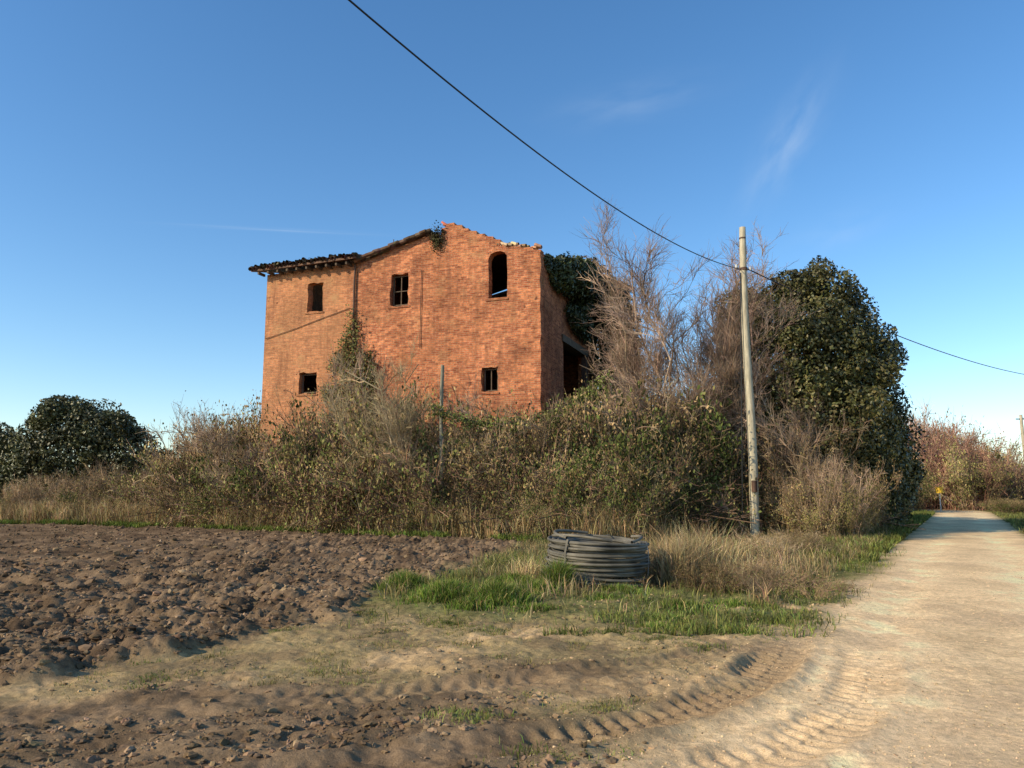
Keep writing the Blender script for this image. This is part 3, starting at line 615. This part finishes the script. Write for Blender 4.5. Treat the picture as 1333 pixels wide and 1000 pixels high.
for s0 in np.arange(5.2,9.1,.2):
    z=13.36-(s0-5.2)*.262
    P=np.array([[-s0,-.2+U(-.03,.03),z+.02],[-s0-.3,-.2,z-.06]])
    for yy in (-.22,.02,.26):
        Q=P+np.array([0,yy+.2-.02+U(-.03,.03),U(-.04,.04)]);V,F=tubes(Q[None],np.array([[.085,.1]]),7);A.add(V,[F],cvar((.13,.085,.06),1,.3)[0])
for i in range(34):
    s0=U(0,1.9);P=np.array([[-s0,U(0,.35),12.12+.12*(s0>.4)+.1*(s0>1)],[-s0-.3,U(0,.4),12.16+.12*(s0>.4)+.1*(s0>1)+U(-.05,.08)]]);V,F=tubes(P[None],np.array([[.06,.08]]),7);A.add(V,[F],cvar((.4,.27,.17),1,.3)[0])
for i in range(26):
    s0=U(1.9,4.6);z=12.45+(s0-1.9)*.46;P=np.array([[-s0,U(.05,.35),z],[-s0-.2,U(.05,.35),z+U(0,.15)]]);V,F=tubes(P[None],np.array([[.06,.05]]),4);A.add(V,[F],cvar((.5,.24,.12),1,.3)[0])
addobj('roof_tiles',A.mesh('roof_tiles',mat_leaf('tile_clay',0,.9,0,.1,3)),house)
slab('right_roof_west',[(-8.85,.46,12.1),(-4.6,.46,13.2),(-4.6,9.5,13.2),(-8.85,9.5,12.1)],M_tile)
slab('right_roof_east',[(-4.59,.46,13.2),(-.5,.46,11.85),(-.5,9.5,11.85),(-4.59,9.5,13.2)],M_tile)
for i,x in enumerate(np.arange(-14.4,-9,.55)): box('rafter_%d'%i,x,x+.09,-.5,-.01,12.14,12.26,M_wood)
def pipe(name,pts,r,mat,parent=None,sides=8):
    P=np.array(pts,float);V,F=tubes(P[None],np.full((1,len(P)),r),sides);return addobj(name,mesh_from(name,V,[F],None,mat,True),parent)
pipe('broken_beam_a',[(-4.9,-.25,13.0),(-5.1,2,13.1)],.09,M_wood,house);pipe('broken_beam_b',[(-4.65,-.12,13.32),(-4.6,2,13.35)],.08,M_wood,house)
pipe('downpipe',[(-9.15,-.09,12.2),(-9.18,-.09,11),(-9.15,-.09,9.0),(-9.1,-.1,7.2)],.05,M_rust,house)
pipe('aerial',[(-8.3,2,12.6),(-8.3,2,14.0)],.02,M_rust,house);pipe('aerial_arm',[(-8.6,2,13.8),(-8.0,2,13.85)],.015,M_rust,house)
pipe('facade_cable',[(-14.1,-.05,9.0),(-12.5,-.04,9.35),(-11,-.04,9.75),(-9.4,-.04,10.15)],.016,M_rust,house)
pipe('wall_stake',[(-5.7,-.05,11.6),(-5.72,-.05,8)],.016,M_rust,house)
IVY=[(.05,.065,.02),(.035,.05,.016),(.075,.085,.028)]
A=Acc()
cl=[(.05,1.2,11.6,.25,.7,.45),(.1,2.0,11.3,.3,1.0,.8),(.35,3,11.6,.6,1.4,.9),(.5,4.5,11.7,.8,1.5,1.1),(.7,6.3,11.7,1.0,1.7,1.25),(.9,8.2,11.3,1.2,1.7,1.4),(1.25,9.6,10.4,1.15,1.4,1.9),(1.25,10,8.2,1.15,1.3,1.9),(1.1,10.2,6.2,1.1,1.2,1.9),(.5,8.9,8.6,.7,1.0,1.8),(.2,6.0,10.0,.5,2.4,.9),(-.4,5,12.2,.9,1.6,.5),(-.4,8,12.3,1.2,1.6,.6),(1.0,10.2,4,1.2,1.2,2)]
crown(A,cl,48000,.2,IVY,11,.5,.8,30,.45)
addobj('ivy',A.mesh('ivy_side',M_ever),house)
A=Acc();n_=6000
s=U(7.9,10.6,n_);top=np.interp(s,[7.9,8.6,9.2,9.6,10.6],[7.0,8.3,9.9,8.6,6.6])+rng.normal(size=n_)*.35;z=4.5+(top-4.5)*R(n_)**.7;y=-.05-R(n_)**2*.45
k=fbm(s*1.6,z*1.6,3,77)>.36;s,z,y=s[k],z[k],y[k];n_=len(s)
V,F,C=leaves(np.stack([-s,y,z],1)+rng.normal(size=(n_,3))*[.1,.03,.12],np.tile([0,-1.,.2],(n_,1)),.12*U(.6,1.3,n_),cvar((.20,.18,.07),n_,.35),.7);A.add(V,[F],C)
n_=900;p=np.stack([-4.95+rng.normal(size=n_)*.16,-.1+rng.normal(size=n_)*.1,13.0+rng.normal(size=n_)*.25],1);V,F,C=leaves(p,np.tile([0,-1.,.2],(n_,1)),.09,cvar((.07,.06,.03),n_,.3),.8);A.add(V,[F],C)
addobj('ivy_on_facade',A.mesh('ivy_facade',M_leaf),house)

# ---------------------------------------------------------------- poles & wires
def upole(name,x,y,h,r0,r1):
    e=empty(name,(x,y,0));K=14;z=np.linspace(-.3,h,K)
    P=np.stack([.03*np.sin(z*.6),.02*np.cos(z*.7),z],1);V,F=tubes(P[None],np.linspace(r0,r1,K)[None],16)
    cap=np.arange((K-1)*16,K*16)[None,:]
    addobj('shaft',mesh_from(name+'_shaft',V,[F,cap],None,M_pole,True),e)
    return e
ZA=9.76
p=upole('utility_pole',8.56,27.5,11.35,.17,.115)
pipe('band_a',[(0,0,9.7),(0,0,9.8)],.135,M_rust,p,16);pipe('band_b',[(0,0,10.9),(0,0,10.95)],.125,M_rust,p,16)
pipe('hook',[(-.1,0,9.76),(-.22,0,9.74),(-.26,0,9.82)],.02,M_rust,p);pipe('insulator',[(-.26,0,9.80),(-.26,0,9.92)],.05,M_white,p,10)
pipe('hook_b',[(.1,0,9.76),(.24,0,9.74)],.02,M_rust,p);pipe('insulator_b',[(.24,0,9.70),(.24,0,9.82)],.05,M_white,p,10)
k=np.linspace(0,1,12)[:,None];pipe('stay_wire',np.array([[-.14,-.05,9.6]])*(1-k)+np.array([[-.52,-.25,0]])*k,.022,M_wire,p,6)
pipe('junction_box',[(-.02,-.2,1.6),(-.02,-.2,2.0)],.1,M_rust,p,4)
def para(x0,y0,dx,dy,b,c,k1,n_=60,z0=ZA):
    k=np.linspace(0,k1,n_);return np.stack([x0+dx*k,y0+dy*k,z0+b*k+c*k*k],1)
w=empty('overhead_wire')
pipe('span_near',para(8.4,27.5,-10.54,-18.21,-4.26,2.5,1.704),.0145,M_wire,w,6)
pipe('span_far',para(8.7,27.5,27.5,25.9,-2.16,2.16,1.06),.022,M_wire,w,6)
upole('utility_pole',8.4-10.54*1.704,27.5-18.21*1.704-.12,11.35,.155,.105)
upole('utility_pole',8.7+27.5*1.06,27.5+25.9*1.06+.12,11.0,.155,.105)
p2=upole('utility_pole',46.6,70,8.6,.2,.13)
pipe('crossarm',[(-.5,0,8.2),(.5,0,8.2)],.05,M_rust,p2)
pipe('span_hedge',[(46.6+a*18,70+a*(-12),8.3-1.2*a*(1-a)*2) for a in np.linspace(0,1,12)],.025,M_wire,w,6)
upole('utility_pole',64.6,58,8.8,.2,.13)
wp=empty('wooden_post',(-2.6,28.4,0))
z=np.linspace(-.2,6.3,8);V,F=tubes(np.stack([.03*np.sin(z),0*z,z],1)[None],np.linspace(.085,.065,8)[None],8);addobj('post',mesh_from('post',V,[F],None,M_post,True),wp)
wp2=empty('wooden_post',(3.1,29.2,0));V,F=tubes(np.stack([.03*np.cos(z),0*z,z*.92],1)[None],np.linspace(.08,.06,8)[None],8);addobj('post',mesh_from('post2',V,[F],None,M_rust,True),wp2)
vine=empty('hanging_vine');a=np.linspace(-.05,1.1,40);vp=np.stack([-2.6+5.7*a,28.4+.8*a-.3,4.55+ .1*a-2.6*a*(1-a)+.9*a*a],1)
pipe('vine_stem',vp,.03,M_wood,vine,6)
n_=2200;q=vp[rng.integers(0,40,n_)]+rng.normal(size=(n_,3))*[.12,.14,.14]-np.array([0,0,.05]);A=Acc();V,F,C=leaves(q,np.tile([0,-1.,.4],(n_,1)),.10,cvar((.16,.17,.055),n_,.3),.8);A.add(V,[F],C);addobj('vine_leaves',A.mesh('vine_leaves',M_leaf),vine)

# ---------------------------------------------------------------- coil of pipe
gzc=float(gz([1.45],[13.3])[0])
coil=empty('coil_of_pipe',(1.42,13.3,gzc-.02),(math.radians(2.5),math.radians(2),.3))
A=Acc();th=np.linspace(0,2*math.pi,57)
nl=17
for kz in range(nl):
    off=rng.normal(size=2)*.016
    for j in range(6):
        if j>=3 and kz<nl-3: continue
        r=.82-.047*j-(.03 if kz<2 else 0)+U(-.014,.014)+.022*math.sin(kz*.8);z=.025+.045*kz+U(-.007,.007)
        if kz==nl-1: z-=.012*j
        wob=.022*np.sin(th*2+U(0,6))+.014*np.sin(th*3+U(0,6))
        P=np.stack([off[0]+(r+wob)*np.cos(th),off[1]+(r+wob)*np.sin(th),z+.014*np.sin(th*2+U(0,6))],1)
        V,F=tubes(P[None],np.full((1,57),.0235),7);A.add(V,[F],np.array([.1,.1,.1]))
addobj('pipe_loops',A.mesh('pipe_loops',M_hose,True),coil)
for q0,q1,zz_ in ((-1.2,.3,.79),(1.4,3.6,.80),(3.0,4.6,.80)):
    t_=np.linspace(0,1,20);rr=.78-.2*t_*(1-t_)
    pipe('loose_turn',np.stack([rr*np.cos(q0+t_*(q1-q0)),rr*np.sin(q0+t_*(q1-q0)),zz_+.05*np.sin(t_*3)],1),.0235,M_hose,coil)
for i,a in enumerate((-2.6,-.75,.9,2.2)):
    c,s=math.cos(a),math.sin(a);prof_=[(.50,.79),(.66,.795),(.84,.79),(.89,.6),(.89,.3),(.88,.02)]
    V=[];
    for r,z in prof_:
        for q in(-.018,.018): V.append((r*c-q*s,r*s+q*c,z))
    F=[(2*k,2*k+1,2*k+3,2*k+2) for k in range(len(prof_)-1)]
    addobj('strap_%d'%i,mesh_from('strap',np.array(V),[np.array(F)],None,M_strap if i==1 else M_hose),coil)
mk=empty('marker_post',(35.0,63.5,0))
pipe('stem',[(0,0,0),(0,0,1.5)],.05,M_white,mk);pipe('cap',[(0,0,1.5),(0,0,1.55),(0,0,1.95),(0,0,2.0)],.28,M_yel,mk,12)

# ---------------------------------------------------------------- light, sky, camera
el=math.radians(27);az=math.radians(244)
S=Vector((math.sin(az)*math.cos(el),math.cos(az)*math.cos(el),math.sin(el)))
sd=bpy.data.lights.new('sun','SUN');sd.energy=5;sd.angle=math.radians(.5);sd.color=(1,.86,.62)
so_=bpy.data.objects.new('sun',sd);so_.rotation_euler=(-S).to_track_quat('-Z','Y').to_euler();sc.collection.objects.link(so_)
W=bpy.data.worlds.new('World');sc.world=W;W.use_nodes=True;nt=W.node_tree;N=nt.nodes;L=nt.links;N.clear()
out=N.new('ShaderNodeOutputWorld');bg=N.new('ShaderNodeBackground');bg.inputs[1].default_value=.15;L.new(bg.outputs[0],out.inputs[0])
sk=N.new('ShaderNodeTexSky');sk.sky_type='NISHITA';sk.sun_disc=False;sk.sun_elevation=el;sk.sun_rotation=az;sk.air_density=1.0;sk.dust_density=.4;sk.ozone_density=2.5
hs=N.new('ShaderNodeHueSaturation');hs.inputs['Saturation'].default_value=1.22;hs.inputs['Value'].default_value=1.35;L.new(sk.outputs[0],hs.inputs['Color'])
tc=N.new('ShaderNodeTexCoord')
def streak(c,a,b,la,lb,amt,ns):
    sub=N.new('ShaderNodeVectorMath');sub.operation='SUBTRACT';L.new(tc.outputs['Generated'],sub.inputs[0]);sub.inputs[1].default_value=c
    outs=[]
    for ax,l in((a,la),(b,lb)):
        d=N.new('ShaderNodeVectorMath');d.operation='DOT_PRODUCT';L.new(sub.outputs[0],d.inputs[0]);d.inputs[1].default_value=tuple(np.array(ax)/l)
        p=N.new('ShaderNodeMath');p.operation='POWER';p.inputs[1].default_value=2;ab=N.new('ShaderNodeMath');ab.operation='ABSOLUTE';L.new(d.outputs['Value'],ab.inputs[0]);L.new(ab.outputs[0],p.inputs[0]);outs.append((p,d))
    ad=N.new('ShaderNodeMath');ad.operation='ADD';L.new(outs[0][0].outputs[0],ad.inputs[0]);L.new(outs[1][0].outputs[0],ad.inputs[1])
    ng=N.new('ShaderNodeMath');ng.operation='MULTIPLY';ng.inputs[1].default_value=-1;L.new(ad.outputs[0],ng.inputs[0])
    ex=N.new('ShaderNodeMath');ex.operation='EXPONENT';L.new(ng.outputs[0],ex.inputs[0])
    cb=N.new('ShaderNodeCombineXYZ');L.new(outs[0][1].outputs['Value'],cb.inputs[0]);L.new(outs[1][1].outputs['Value'],cb.inputs[1])
    nz=N.new('ShaderNodeTexNoise');nz.inputs['Scale'].default_value=ns;nz.inputs['Detail'].default_value=5;L.new(cb.outputs[0],nz.inputs['Vector'])
    mr=N.new('ShaderNodeMapRange');mr.inputs[1].default_value=.35;mr.inputs[2].default_value=.75;mr.inputs[3].default_value=0;mr.inputs[4].default_value=amt;L.new(nz.outputs[0],mr.inputs[0])
    m=N.new('ShaderNodeMath');m.operation='MULTIPLY';L.new(ex.outputs[0],m.inputs[0]);L.new(mr.outputs[0],m.inputs[1]);return m
def dirv(x,y,z):
    d=np.array([x,y,z]);return d/np.linalg.norm(d)
def mk_(A_,B_,lb,amt,ns):
    A_=dirv(*A_);B_=dirv(*B_);c=(A_+B_)/2;a=(B_-A_);l=np.linalg.norm(a)/2;a/=2*l;b=np.cross(a,c/np.linalg.norm(c));return streak(tuple(c),a,b,l,lb,amt,ns)
st=[mk_((.3185,.956,.3816),(.3935,.937,.515),.022,.30,.9),mk_((.0735,.941,.4855),(.2335,.936,.520),.02,.15,.8),mk_((.3735,.965,.317),(.4835,.959,.357),.02,.12,.8),mk_((-.4115,.961,.343),(-.1965,.963,.333),.002,.25,.7)]
cur=st[0]
for s_ in st[1:]:
    a=N.new('ShaderNodeMath');a.operation='ADD';L.new(cur.outputs[0],a.inputs[0]);L.new(s_.outputs[0],a.inputs[1]);cur=a
mx=N.new('ShaderNodeMix');mx.data_type='RGBA';L.new(cur.outputs[0],mx.inputs[0]);L.new(hs.outputs[0],mx.inputs[6]);mx.inputs[7].default_value=(4.6,5.4,6.4,1)
L.new(mx.outputs[2],bg.inputs[0])
cd=bpy.data.cameras.new('camera');cd.lens=27;cd.sensor_width=36;cd.clip_end=5000;cd.clip_start=.05
co=bpy.data.objects.new('camera',cd);co.location=(0,0,1.6);co.rotation_euler=(math.radians(98),0,0);sc.collection.objects.link(co);sc.camera=co
sc.view_settings.view_transform='Standard';sc.view_settings.look='None';sc.view_settings.exposure=0
